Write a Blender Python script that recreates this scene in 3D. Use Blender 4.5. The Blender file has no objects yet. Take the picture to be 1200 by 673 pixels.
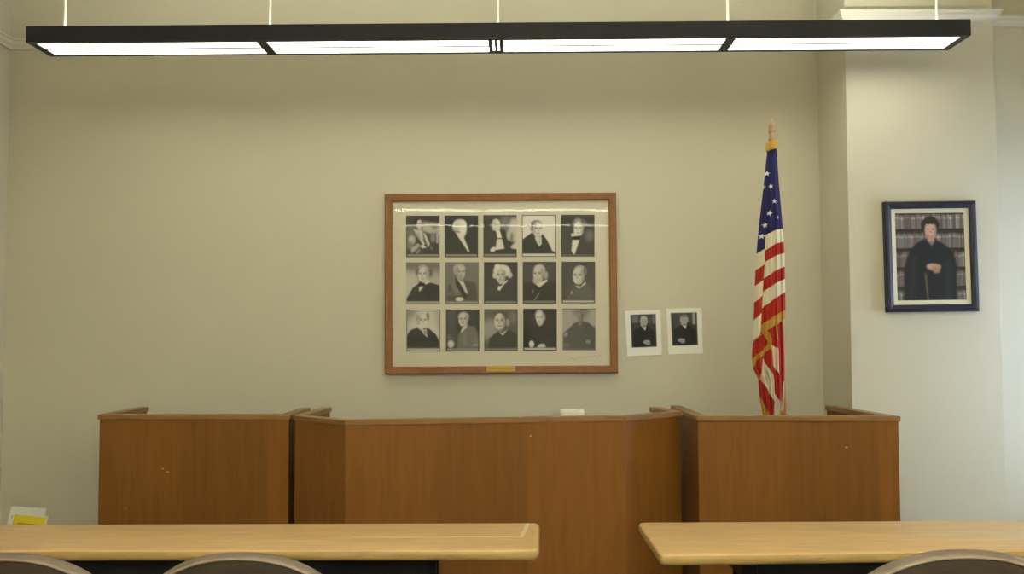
import bpy, bmesh, math, random
import numpy as np
from mathutils import Vector, Matrix
random.seed(7); np.random.seed(7)
C = bpy.context.scene.collection
PI = math.pi

# ------------------------------------------------------------------ camera
F = 1100.0; H = 1.57
PITCH = math.atan(51.5 / F); ROLL = 0.0033
r0 = Vector((1, 0, 0)); fw = Vector((0, math.cos(PITCH), math.sin(PITCH))); u0 = Vector((0, -math.sin(PITCH), math.cos(PITCH)))
rt = r0 * math.cos(ROLL) - u0 * math.sin(ROLL)
up = u0 * math.cos(ROLL) + r0 * math.sin(ROLL)
EYE = Vector((0, 0, H))
def ray(px, py): return fw + rt * ((px - 600) / F) + up * ((336.5 - py) / F)
def atY(px, py, Y):
    d = ray(px, py); return EYE + d * (Y / d.y)
def atZ(px, py, Z):
    d = ray(px, py); return EYE + d * ((Z - H) / d.z)
cd = bpy.data.cameras.new('camera'); cam = bpy.data.objects.new('camera', cd); C.objects.link(cam)
cd.sensor_width = 36; cd.lens = 36 * F / 1200; cd.clip_start = 0.05; cd.clip_end = 100
M = Matrix((rt, up, -fw)).transposed().to_4x4(); M.translation = EYE
cam.matrix_world = M
bpy.context.scene.camera = cam
vs = bpy.context.scene.view_settings
vs.view_transform = 'Standard'; vs.look = 'None'; vs.exposure = 0.0; vs.gamma = 1.0

# ------------------------------------------------------------------ materials
def lin(c): return tuple(((v / 255) / 12.92 if v / 255 <= .04045 else ((v / 255 + .055) / 1.055) ** 2.4) for v in c)
def newmat(name):
    m = bpy.data.materials.new(name); m.use_nodes = True
    return m, m.node_tree.nodes, m.node_tree.links, m.node_tree.nodes['Principled BSDF']
def mat(name, rgb, rough=.6, metal=0, noise=0, scale=20, bump=0, spec=.5):
    m, N, L, P = newmat(name)
    P.inputs['Base Color'].default_value = (*rgb, 1); P.inputs['Roughness'].default_value = rough; P.inputs['Metallic'].default_value = metal
    P.inputs['Specular IOR Level'].default_value = spec
    if noise or bump:
        t = N.new('ShaderNodeTexCoord'); n = N.new('ShaderNodeTexNoise'); n.inputs['Scale'].default_value = scale; n.inputs['Detail'].default_value = 6
        L.new(t.outputs['Object'], n.inputs['Vector'])
        if noise:
            mx = N.new('ShaderNodeMix'); mx.data_type = 'RGBA'
            mx.inputs[6].default_value = (*[c * (1 - noise) for c in rgb], 1); mx.inputs[7].default_value = (*[min(1, c * (1 + noise)) for c in rgb], 1)
            L.new(n.outputs['Fac'], mx.inputs[0]); L.new(mx.outputs[2], P.inputs['Base Color'])
        if bump:
            b = N.new('ShaderNodeBump'); b.inputs['Strength'].default_value = bump; b.inputs['Distance'].default_value = .004
            L.new(n.outputs['Fac'], b.inputs['Height']); L.new(b.outputs['Normal'], P.inputs['Normal'])
    return m
def wood(name, dark, light, stretch, rough=.4, board=None, spec=.4):
    m, N, L, P = newmat(name)
    t = N.new('ShaderNodeTexCoord'); mp = N.new('ShaderNodeMapping'); mp.inputs['Scale'].default_value = stretch
    L.new(t.outputs['Object'], mp.inputs['Vector'])
    n = N.new('ShaderNodeTexNoise'); n.inputs['Scale'].default_value = 6; n.inputs['Detail'].default_value = 8; n.inputs['Roughness'].default_value = .6
    n.inputs['Distortion'].default_value = .4
    L.new(mp.outputs['Vector'], n.inputs['Vector'])
    r = N.new('ShaderNodeValToRGB'); r.color_ramp.elements[0].position = .3; r.color_ramp.elements[1].position = .72
    r.color_ramp.elements[0].color = (*dark, 1); r.color_ramp.elements[1].color = (*light, 1)
    L.new(n.outputs['Fac'], r.inputs['Fac'])
    out = r.outputs['Color']
    if board:                                             # veneer leaves of slightly different tone
        s = N.new('ShaderNodeSeparateXYZ'); L.new(t.outputs['Object'], s.inputs[0])
        d = N.new('ShaderNodeMath'); d.operation = 'DIVIDE'; d.inputs[1].default_value = board; L.new(s.outputs['X'], d.inputs[0])
        fl = N.new('ShaderNodeMath'); fl.operation = 'FLOOR'; L.new(d.outputs[0], fl.inputs[0])
        w = N.new('ShaderNodeTexWhiteNoise'); w.noise_dimensions = '1D'; L.new(fl.outputs[0], w.inputs['W'])
        mr = N.new('ShaderNodeMapRange'); mr.inputs[3].default_value = .86; mr.inputs[4].default_value = 1.12; L.new(w.outputs['Value'], mr.inputs[0])
        h = N.new('ShaderNodeHueSaturation'); L.new(mr.outputs[0], h.inputs['Value']); L.new(out, h.inputs['Color']); out = h.outputs['Color']
    L.new(out, P.inputs['Base Color'])
    P.inputs['Roughness'].default_value = rough; P.inputs['Specular IOR Level'].default_value = spec
    b = N.new('ShaderNodeBump'); b.inputs['Strength'].default_value = .08; b.inputs['Distance'].default_value = .002
    L.new(n.outputs['Fac'], b.inputs['Height']); L.new(b.outputs['Normal'], P.inputs['Normal'])
    return m
def emit(name, rgb, s):
    m, N, L, P = newmat(name)
    P.inputs['Base Color'].default_value = (*rgb, 1); P.inputs['Emission Color'].default_value = (*rgb, 1); P.inputs['Emission Strength'].default_value = s
    return m
def vcol(name, rough=.5, spec=.3, bump=0):
    m, N, L, P = newmat(name)
    a = N.new('ShaderNodeAttribute'); a.attribute_name = 'Col'; L.new(a.outputs['Color'], P.inputs['Base Color'])
    P.inputs['Roughness'].default_value = rough; P.inputs['Specular IOR Level'].default_value = spec
    if bump:
        t = N.new('ShaderNodeTexCoord'); n = N.new('ShaderNodeTexNoise'); n.inputs['Scale'].default_value = 400
        L.new(t.outputs['Object'], n.inputs['Vector'])
        b = N.new('ShaderNodeBump'); b.inputs['Strength'].default_value = bump; b.inputs['Distance'].default_value = .001
        L.new(n.outputs['Fac'], b.inputs['Height']); L.new(b.outputs['Normal'], P.inputs['Normal'])
    return m
def glassmat(name, wav=0, ro=.03, ior=1.45):
    m, N, L, P = newmat(name); N.remove(P)
    o = N['Material Output']; tr = N.new('ShaderNodeBsdfTransparent'); g = N.new('ShaderNodeBsdfGlossy'); g.inputs['Roughness'].default_value = ro
    fr = N.new('ShaderNodeFresnel'); ge = N.new('ShaderNodeNewGeometry'); im = N.new('ShaderNodeMapRange'); im.inputs[3].default_value = ior; im.inputs[4].default_value = 1 / ior
    L.new(ge.outputs['Backfacing'], im.inputs[0]); L.new(im.outputs[0], fr.inputs['IOR'])
    mx = N.new('ShaderNodeMixShader')
    L.new(fr.outputs[0], mx.inputs[0]); L.new(tr.outputs[0], mx.inputs[1]); L.new(g.outputs[0], mx.inputs[2]); L.new(mx.outputs[0], o.inputs['Surface'])
    if wav:
        t = N.new('ShaderNodeTexCoord'); n = N.new('ShaderNodeTexNoise'); n.inputs['Scale'].default_value = 2.2; n.inputs['Detail'].default_value = 1
        L.new(t.outputs['Object'], n.inputs['Vector'])
        b = N.new('ShaderNodeBump'); b.inputs['Strength'].default_value = 1; b.inputs['Distance'].default_value = wav
        L.new(n.outputs['Fac'], b.inputs['Height']); L.new(b.outputs['Normal'], g.inputs['Normal'])
    return m

LIGHTC = (1.0, 1.0, .82)
m_wall = mat('wall_paint', (.60, .565, .455), .75, noise=.025, scale=1.6, bump=.05, spec=.2)
m_ceil = mat('ceiling_paint', (.72, .70, .62), .9)
m_trim = mat('trim_paint', (.70, .67, .57), .55)
m_carpet = mat('carpet', (.19, .15, .11), .95, noise=.4, scale=300, bump=.5)
m_bench = wood('bench_veneer', (.163, .063, .0110), (.208, .083, .0165), (5, 5, .35), .45, board=.46, spec=.22)
m_cap = wood('bench_cap_wood', (.18, .086, .025), (.27, .138, .045), (.5, .5, 6), .4)
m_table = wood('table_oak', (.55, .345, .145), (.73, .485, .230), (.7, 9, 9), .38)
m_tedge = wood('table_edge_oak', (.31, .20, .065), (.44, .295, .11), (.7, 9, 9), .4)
m_black = mat('black_metal', (.004, .004, .006), .5, spec=.2)
m_housing = mat('fixture_black', (.014, .0135, .021), .5, spec=.3)
m_spine = mat('spine_grey', (.10, .095, .08), .6)
m_lamp = emit('fluorescent_lens', LIGHTC, 6.9)
m_lampd = emit('dimmer_fluorescent_lens', (1.0, .97, .74), 5.2)
m_uplamp = emit('uplight_lens', LIGHTC, 9.0)
m_lamp2 = emit('bright_fluorescent_lens', LIGHTC, 30.0)
m_uplamp2 = emit('bright_uplight_lens', LIGHTC, 120.0)
m_rod = mat('white_rod', (.85, .83, .74), .4)
m_frame = wood('picture_frame_wood', (.165, .058, .012), (.25, .098, .023), (6, 6, 6), .45)
m_mat = mat('mat_board', (.66, .62, .50), .9, noise=.02, scale=4)
m_brass = mat('brass', (.50, .33, .08), .38, .6)
m_gold = mat('gold_fringe', (.48, .27, .035), .7, noise=.35, scale=200, bump=.4)
m_pole = wood('pole_wood', (.30, .17, .06), (.42, .26, .11), (8, 8, .6), .35)
m_spear = mat('spear_brass', (.27, .18, .095), .45, .15)
m_print = vcol('photo_paper', .5, .15)
m_flag = vcol('flag_cloth', .8, .15, .25)
m_blueframe = mat('navy_frame', (.018, .016, .036), .4, noise=.3, scale=14, spec=.3)
m_cream = mat('cream_mat', (.70, .65, .50), .8)
m_glass = glassmat('picture_glass', .0006, .02, 1.42)
m_glass2 = glassmat('window_glass')
m_white = mat('white_plastic', (.80, .78, .70), .45)
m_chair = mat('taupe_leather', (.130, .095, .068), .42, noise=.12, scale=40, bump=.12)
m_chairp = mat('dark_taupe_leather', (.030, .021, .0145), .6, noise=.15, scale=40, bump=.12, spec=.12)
m_piping = mat('piping', (.20, .15, .105), .45)
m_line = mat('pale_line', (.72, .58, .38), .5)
m_ink = mat('pencil_ink', (.42, .38, .29), .9)
m_etch = mat('etched_lettering', (.27, .17, .04), .6)
m_scuff = mat('pale_scuff', (.42, .24, .09), .7)
m_sill = mat('window_paint', (.75, .75, .72), .5)

# ------------------------------------------------------------------ mesh helpers
def link(name, me, m=None, parent=None):
    o = bpy.data.objects.new(name, me); C.objects.link(o)
    if m is not None:
        for mm in (m if isinstance(m, (list, tuple)) else [m]): me.materials.append(mm)
    if parent: o.parent = parent
    return o
def obj(name, bm, m, parent=None, smooth=False, bevel=0, seg=2):
    bmesh.ops.recalc_face_normals(bm, faces=bm.faces)
    if bevel:
        ed = [e for e in bm.edges if len(e.link_faces) == 2 and e.calc_face_angle(0) > .6]
        bmesh.ops.bevel(bm, geom=ed, offset=bevel, segments=seg, affect='EDGES', profile=.5)
    me = bpy.data.meshes.new(name); bm.to_mesh(me); bm.free()
    if smooth:
        me.polygons.foreach_set('use_smooth', [True] * len(me.polygons))
        try: me.set_sharp_from_angle(angle=.7)
        except Exception: pass
    return link(name, me, m, parent)
def box(bm, x0, x1, y0, y1, z0, z1):
    v = [bm.verts.new((x, y, z)) for x in (x0, x1) for y in (y0, y1) for z in (z0, z1)]
    for f in ((0, 1, 3, 2), (4, 6, 7, 5), (0, 4, 5, 1), (2, 3, 7, 6), (0, 2, 6, 4), (1, 5, 7, 3)): bm.faces.new([v[i] for i in f])
def prism(bm, pts, z0, z1):
    a = [bm.verts.new((p[0], p[1], z0)) for p in pts]; b = [bm.verts.new((p[0], p[1], z1)) for p in pts]
    n = len(pts); bm.faces.new(a[::-1]); bm.faces.new(b)
    for i in range(n): bm.faces.new((a[i], a[(i + 1) % n], b[(i + 1) % n], b[i]))
def loft(bm, rings, closed=True, cap=True):
    R = [[bm.verts.new(p) for p in r] for r in rings]; n = len(R[0])
    for a, b in zip(R, R[1:]):
        for i in range(n if closed else n - 1): bm.faces.new((a[i], a[(i + 1) % n], b[(i + 1) % n], b[i]))
    if cap and closed: bm.faces.new(R[0][::-1]); bm.faces.new(R[-1])
def tube(bm, pts, r, n=10, cap=True):
    pts = [Vector(p) for p in pts]; rings = []
    for i, p in enumerate(pts):
        d = (pts[min(i + 1, len(pts) - 1)] - pts[max(i - 1, 0)]).normalized()
        a = d.cross(Vector((0, 0, 1)) if abs(d.z) < .9 else Vector((0, 1, 0))).normalized(); b = d.cross(a)
        rr = r[i] if isinstance(r, (list, tuple)) else r
        rings.append([p + a * math.cos(2 * PI * k / n) * rr + b * math.sin(2 * PI * k / n) * rr for k in range(n)])
    loft(bm, rings, True, cap)
def ringtube(bm, pts, r, n=8):
    pts = [Vector(p) for p in pts]; N = len(pts); R = []
    for i, p in enumerate(pts):
        d = (pts[(i + 1) % N] - pts[i - 1]).normalized(); a = d.cross(Vector((0, 1, 0))).normalized(); b = d.cross(a)
        R.append([bm.verts.new(p + a * math.cos(2 * PI * k / n) * r + b * math.sin(2 * PI * k / n) * r) for k in range(n)])
    for i in range(N):
        for k in range(n): bm.faces.new((R[i][k], R[i][(k + 1) % n], R[(i + 1) % N][(k + 1) % n], R[(i + 1) % N][k]))
def thing(name, label, cat, loc=(0, 0, 0), rotz=0, group=None):
    o = bpy.data.objects.new(name, None); C.objects.link(o); o.empty_display_size = .1
    o.location = loc; o.rotation_euler = (0, 0, rotz); o['label'] = label; o['category'] = cat
    if group: o['group'] = group
    return o
def tag(o, label, cat, group=None):
    o['label'] = label; o['category'] = cat
    if group: o['group'] = group
    return o
def struct(o, label=None):
    o['kind'] = 'structure'
    if label: o['label'] = label
    return o
def dup(root, loc, rotz, label, group=None):
    r = root.copy(); C.objects.link(r); r.location = loc; r.rotation_euler = (0, 0, rotz); r['label'] = label
    if group: r['group'] = group
    for ch in list(root.children):
        c = ch.copy(); C.objects.link(c); c.parent = r
        for g in list(ch.children):
            d = g.copy(); C.objects.link(d); d.parent = c
    return r

# ------------------------------------------------------------------ painter (tones laid down as shapes, kept as mesh colours)
class Canvas:
    def __init__(s, w, h, col):
        s.w, s.h = w, h; s.a = np.ones((h, w, 3)) * np.array(col, float)
        s.X, s.Y = np.meshgrid((np.arange(w) + .5) / w, (np.arange(h) + .5) / h)
    def _blend(s, m, col, blur, alpha):
        k = int(round(blur * s.w))
        for _ in range(2):
            if k > 0:
                for ax in (0, 1):
                    pad = [(0, 0), (0, 0)]; pad[ax] = (k, k); p = np.pad(m, pad, mode='edge'); cs = np.cumsum(p, axis=ax)
                    z = np.zeros_like(np.take(cs, [0], axis=ax)); cs = np.concatenate([z, cs], axis=ax); n = m.shape[ax]
                    m = (np.take(cs, np.arange(2 * k + 1, 2 * k + 1 + n), axis=ax) - np.take(cs, np.arange(n), axis=ax)) / (2 * k + 1)
        m = (m * alpha)[..., None]
        s.a = s.a * (1 - m) + np.array(col, float) * m
    def E(s, cx, cy, rx, ry, col, blur=.012, alpha=1, rot=0):
        if np.isscalar(col): col = [col] * 3
        dx, dy = s.X - cx, s.Y - cy; c, q = math.cos(rot), math.sin(rot)
        m = ((((dx * c + dy * q) / rx) ** 2 + ((-dx * q + dy * c) / ry) ** 2) < 1).astype(float); s._blend(m, col, blur, alpha)
    def P(s, pts, col, blur=.012, alpha=1):
        if np.isscalar(col): col = [col] * 3
        m = np.zeros((s.h, s.w), bool); n = len(pts)
        for i in range(n):
            (x1, y1), (x2, y2) = pts[i], pts[(i + 1) % n]
            if y1 == y2: continue
            m ^= ((s.Y >= min(y1, y2)) & (s.Y < max(y1, y2)) & (s.X < x1 + (s.Y - y1) * (x2 - x1) / (y2 - y1)))
        s._blend(m.astype(float), col, blur, alpha)
    def sample(s, u, v):
        x = np.clip(u * s.w - .5, 0, s.w - 1.001); y = np.clip(v * s.h - .5, 0, s.h - 1.001)
        x0 = np.floor(x).astype(int); y0 = np.floor(y).astype(int); fx = (x - x0)[..., None]; fy = (y - y0)[..., None]
        A = s.a; x1 = np.minimum(x0 + 1, s.w - 1); y1 = np.minimum(y0 + 1, s.h - 1)
        return (A[y0, x0] * (1 - fx) + A[y0, x1] * fx) * (1 - fy) + (A[y1, x0] * (1 - fx) + A[y1, x1] * fx) * fy
def gridmesh(name, pos, col, m, parent=None, wrap=False, tint=(1, 1, 1)):
    """pos (rows, cols, 3), col (rows, cols, 3)"""
    r, c, _ = pos.shape; idx = np.arange(r * c).reshape(r, c)
    if wrap: idx = np.concatenate([idx, idx[:, :1]], axis=1)
    fs = np.stack([idx[:-1, :-1], idx[1:, :-1], idx[1:, 1:], idx[:-1, 1:]], -1).reshape(-1, 4)
    me = bpy.data.meshes.new(name); me.from_pydata(pos.reshape(-1, 3).tolist(), [], fs.tolist())
    at = me.color_attributes.new('Col', 'FLOAT_COLOR', 'POINT')
    cc = np.ones((r * c, 4)); cc[:, :3] = (col * np.array(tint)).reshape(-1, 3); at.data.foreach_set('color', cc.ravel())
    me.polygons.foreach_set('use_smooth', [True] * len(me.polygons))
    return link(name, me, m, parent)

# ------------------------------------------------------------------ the room
D = 5.95; DP = 5.45; DR = 5.56; ZC = 4.25
XL = -3.215; XR = 3.65; YB = -4.2
XP0 = atY(997, 388, DP).x; XP1 = atY(1173.5, 388, DP).x
bm = bmesh.new(); box(bm, XL - .15, XP0 + .2, D, D + .15, 0, ZC); struct(obj('wall_back', bm, m_wall))
bm = bmesh.new(); box(bm, XP0, XP1, DP, D + .15, 0, ZC); struct(obj('wall_pier', bm, m_wall, bevel=.002))
bm = bmesh.new(); box(bm, XP1, XR + .15, DR, D + .15, 0, ZC); struct(obj('wall_recess', bm, m_wall))
bm = bmesh.new(); box(bm, XL - .15, XL, YB, D, 0, ZC); struct(obj('wall_left', bm, m_wall))
bm = bmesh.new(); box(bm, XL - .15, XR + .15, YB - .15, YB, 0, ZC); struct(obj('wall_front', bm, m_wall))
WY0, WY1, WZ0, WZ1 = 4.3, 5.4, .6, 2.5
bm = bmesh.new()
box(bm, XR, XR + .15, YB, WY0, 0, ZC); box(bm, XR, XR + .15, WY1, DR, 0, ZC); box(bm, XR, XR + .15, WY0, WY1, 0, WZ0); box(bm, XR, XR + .15, WY0, WY1, WZ1, ZC)
struct(obj('wall_right', bm, m_wall))
bm = bmesh.new(); box(bm, XL - .15, XR + .15, YB - .15, D + .15, -.12, 0); struct(obj('floor', bm, m_carpet))
bm = bmesh.new(); box(bm, XL - .15, XR + .15, YB - .15, D + .15, ZC, ZC + .12); struct(obj('ceiling', bm, m_ceil))
w = bpy.data.objects.new('window_1', None); C.objects.link(w); w.location = (XR + .07, (WY0 + WY1) / 2, WZ0); struct(w)
bm = bmesh.new(); hy = (WY1 - WY0) / 2; hz = WZ1 - WZ0
for a, b, c, d in ((-hy, -hy + .06, 0, hz), (hy - .06, hy, 0, hz), (-hy, hy, 0, .06), (-hy, hy, hz - .06, hz), (-.03, .03, 0, hz), (-hy, hy, hz * .5 - .025, hz * .5 + .025)): box(bm, -.04, .04, a, b, c, d)
obj('window_frame', bm, m_sill, w)
bm = bmesh.new(); box(bm, -.004, .004, -hy, hy, 0, hz); obj('pane', bm, m_glass2, w)
bm = bmesh.new(); box(bm, -.16, -.02, -hy - .05, hy + .05, -.04, 0); obj('window_sill', bm, m_sill, w)

# picture-rail moulding, profile swept along the walls
z_rail = atY(1080, 17, DP - .03).z
def rail(name, path, closed=False):
    prof = [(0, -.032), (.012, -.032), (.016, -.018), (.030, -.002), (.034, .016), (.042, .020), (.042, .030), (0, .030)]
    P2 = [Vector(p) for p in path]; n = len(P2); rings = []
    for i in range(n):
        d0 = (P2[i] - P2[i - 1]).normalized() if i else None; d1 = (P2[i + 1] - P2[i]).normalized() if i < n - 1 else None
        d0 = d0 or d1; d1 = d1 or d0
        n0 = Vector((d0.y, -d0.x)); n1 = Vector((d1.y, -d1.x)); k = n0 + n1; k = k / max(.2, k.dot(n0))
        rings.append([(P2[i].x + k.x * a, P2[i].y + k.y * a, z_rail + b) for a, b in prof])
    bm = bmesh.new(); loft(bm, rings); return struct(obj(name, bm, m_trim))
rail('trim_1', [(XL, YB), (XL, D), (XP0, D), (XP0, DP), (XP1, DP), (XP1, DR), (XR, DR)])
bm = bmesh.new(); box(bm, XL, XP0, D - .018, D, 0, .14); struct(obj('baseboard_back', bm, m_trim))
bm = bmesh.new(); box(bm, XL, XL + .018, YB, D - .018, 0, .14); struct(obj('baseboard_left', bm, m_trim))

# ------------------------------------------------------------------ pendant light
nl = atY(30, 50, 4.985); nr = atY(1138, 41, 4.92)
zb = (nl.z + nr.z) / 2; LEN = (nr - nl).length; FWD = .268; HH = .088
pl = thing('pendant_light', 'long black suspended four panel fluorescent light above the wooden bench', 'ceiling light', ((nl.x + nr.x) / 2, (nl.y + nr.y) / 2, zb), math.atan2(nr.y - nl.y, nr.x - nl.x))
hl = LEN / 2; bm = bmesh.new(); t = .028
box(bm, -hl, hl, 0, .012, 0, HH); box(bm, -hl, hl, FWD - .012, FWD, 0, HH); box(bm, -hl, -hl + .012, .012, FWD - .012, 0, HH); box(bm, hl - .012, hl, .012, FWD - .012, 0, HH)
box(bm, -hl + .012, hl - .012, .012, FWD - .012, .030, .040)
obj('housing', bm, m_housing, pl)
bm = bmesh.new()
box(bm, -hl + .012, hl - .012, .012, .030, 0, .028); box(bm, -hl + .012, hl - .012, FWD - .022, FWD - .012, 0, .028)
box(bm, -hl + .012, -hl + .040, .030, FWD - .022, 0, .028); box(bm, hl - .040, hl - .012, .030, FWD - .022, 0, .028)
obj('rim', bm, m_housing, pl)
divs = [-hl / 2, 0, hl / 2]
for k, x in enumerate(divs):
    bm = bmesh.new()
    if k == 1:
        for a, b in ((-.040, -.020), (-.007, .007), (.020, .040)): box(bm, x + a, x + b, .030, FWD - .022, 0, .028)
    else: box(bm, x - .026, x + .026, .030, FWD - .022, 0, .028)
    obj('divider', bm, m_housing, pl)
edges = [-hl + .040, -hl / 2 - .026, -hl / 2 + .026, -.040, .040, hl / 2 - .026, hl / 2 + .026, hl - .040]
mid = (.030 + FWD - .022) / 2
for k in range(4):
    x0, x1 = edges[2 * k], edges[2 * k + 1]
    for a, b in ((.031, mid - .007), (mid + .007, FWD - .023)):
        bm = bmesh.new(); box(bm, x0 + .002, x1 - .002, a, b, .004, .02); obj('lamp_lens', bm, m_lamp if k else m_lampd, pl)
    bm = bmesh.new(); box(bm, x0, x1, mid - .007, mid + .007, .0005, .022); obj('lens_spine', bm, m_spine, pl)
bm = bmesh.new(); box(bm, -.020, -.007, .05, FWD - .04, .006, .012); box(bm, .007, .020, .05, FWD - .04, .006, .012); obj('joint_lens', bm, m_lamp, pl)
for a, b in ((-hl + .05, -.05), (.05, hl - .05)):
    bm = bmesh.new(); box(bm, a, b, .05, FWD - .05, .060, .066); obj('uplight_lens', bm, m_uplamp, pl)
for px in (72, 315, 583, 852, 1095):
    x = atY(px, 15, 5.08).x - pl.location.x
    bm = bmesh.new(); tube(bm, [(x, FWD / 2, .04), (x, FWD / 2, ZC - zb)], .0062, 10); obj('suspension_rod', bm, m_rod, pl, True)
def dup_row(y, label):
    r = dup(pl, (.9, y, zb), 0, label)
    for c in r.children:
        if c.data.materials[0] in (m_lamp, m_lampd): c.data = c.data.copy(); c.data.materials[0] = m_lamp2
        elif c.data.materials[0] == m_uplamp: c.data = c.data.copy(); c.data.materials[0] = m_uplamp2
dup_row(-.40, 'black suspended fluorescent light reflected as the upper streak in the portrait glass')
dup_row(-2.2, 'black suspended fluorescent light reflected as the lower streak in the portrait glass')

# ------------------------------------------------------------------ benches
ZT = 1.125; CT = .027
def seg_panel(bm, a, b, th, z0, z1, side=1):
    a = Vector(a[:2]); b = Vector(b[:2]); d = (b - a).normalized(); n = Vector((-d.y, d.x)) * th * side
    prism(bm, [a, b, b + n, a + n], z0, z1)
def q(px, py): v = atZ(px, py, ZT); return Vector((v.x, v.y))
def offset_path(P, o):
    n = len(P); out = []
    for i in range(n):
        d0 = (P[i] - P[i - 1]).normalized() if i else None; d1 = (P[i + 1] - P[i]).normalized() if i < n - 1 else None
        d0 = d0 or d1; d1 = d1 or d0
        n0 = Vector((d0.y, -d0.x)); n1 = Vector((d1.y, -d1.x)); k = n0 + n1; k = k / max(.3, k.dot(n0)); out.append(P[i] + k * o)
    return out
def ribbon(bm, P, o0, o1, z0, z1):
    A = offset_path(P, o0); B = offset_path(P, o1)
    rings = [[(a.x, a.y, z0), (a.x, a.y, z1), (b.x, b.y, z1), (b.x, b.y, z0)] for a, b in zip(A, B)]
    loft(bm, rings)
def make_bench(name, label, cat, path, names, scuffs={}):
    """path runs left-back, (fronts...), right-back as seen by the viewer; outward normal faces the viewer"""
    c = sum(path, Vector((0, 0))) / len(path)
    t = thing(name, label, cat, (c.x, c.y, 0)); L = [p - c for p in path]
    I = offset_path(L, -.038)
    for i in range(len(L) - 1):
        a = L[i]; b = L[i + 1]; o = Vector((a.x, a.y, 0)); d = b - a; ang = math.atan2(d.y, d.x); c_, s_ = math.cos(ang), math.sin(ang)
        tf = lambda p: Vector(((p.x - a.x) * c_ + (p.y - a.y) * s_, -(p.x - a.x) * s_ + (p.y - a.y) * c_))
        bm = bmesh.new(); prism(bm, [tf(L[i]), tf(L[i + 1]), tf(I[i + 1]), tf(I[i])], 0, ZT - CT)
        ob = obj(names[i], bm, m_bench, t); ob.location = o; ob.rotation_euler = (0, 0, ang)
        for sx, sz, sr in scuffs.get(i, []):
            bm = bmesh.new(); n = 9; rr = [sr * random.uniform(.5, 1.1) for _ in range(n)]
            bm.faces.new([bm.verts.new((sx + rr[k] * 1.2 * math.cos(2 * PI * k / n), -.0006, sz + rr[k] * .7 * math.sin(2 * PI * k / n))) for k in range(n)])
            obj('scuff_mark', bm, m_scuff, ob)
    bm = bmesh.new(); ribbon(bm, L, .009, -.050, ZT - CT, ZT); obj('cap_rail', bm, m_cap, t, bevel=.003)
    return t, c
lp = [q(165, 477), q(117, 486), q(338.5, 486), q(362, 478)]
make_bench('courtroom_box', 'brown wood veneer box enclosure with scuffed front, left of the middle bench', 'courtroom box', lp, ['side_panel', 'front_panel', 'side_panel'], {1: [(.350, .835, .008), (.376, .818, .009), (.15, .62, .005)]})
cp = [q(379, 477.2), q(346, 487), q(405, 492.5), q(733, 487.6), q(797.5, 482.3), q(770, 476.8)]
jb, jc = make_bench('judge_bench', 'wide brown wood judge bench with angled wings in the middle', 'bench', cp, ['side_panel', 'wing_panel', 'front_panel', 'wing_panel', 'side_panel'], {2: [(.94, 1.03, .007)]})
bm = bmesh.new()
wp = offset_path(cp, -.045)
prism(bm, [Vector(p) - jc for p in (wp[1] + Vector((.01, .02)), wp[2], wp[3], wp[4] + Vector((-.02, .0)), wp[4] + Vector((-.05, .25)), wp[1] + Vector((.05, .25)))], .94, .97)
obj('worktop', bm, m_cap, jb)
rp = [q(787.5, 475.3), q(818, 487.6), q(1052.5, 488), q(976, 475.2)]
make_bench('courtroom_box', 'brown wood veneer box enclosure in front of the flag, right of the middle bench', 'courtroom box', rp, ['side_panel', 'front_panel', 'side_panel'], {1: [(.755, .965, .008)]})

# small white container on the judge's worktop
c0 = atY(670, 484, 5.06)
bm = bmesh.new()
prof = [(.052, 0), (.060, .004), (.063, .06), (.066, .17), (.0665, .20), (.064, .206), (.05, .208)]
rings = []
for r_, z in prof:
    rings.append([(math.copysign(abs(math.cos(a)) ** .5, math.cos(a)) * r_, math.copysign(abs(math.sin(a)) ** .5, math.sin(a)) * r_ * .8, z) for a in [2 * PI * k / 40 for k in range(40)]])
loft(bm, rings)
o = obj('container', bm, m_white, None, True); o.location = (c0.x, c0.y, .97)
zt = atY(670, 480.2, 5.06).z; o.scale = (1, 1, (zt - .97) / .208)
tag(o, 'small white rounded container showing above the cap of the judge bench', 'container')

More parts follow.
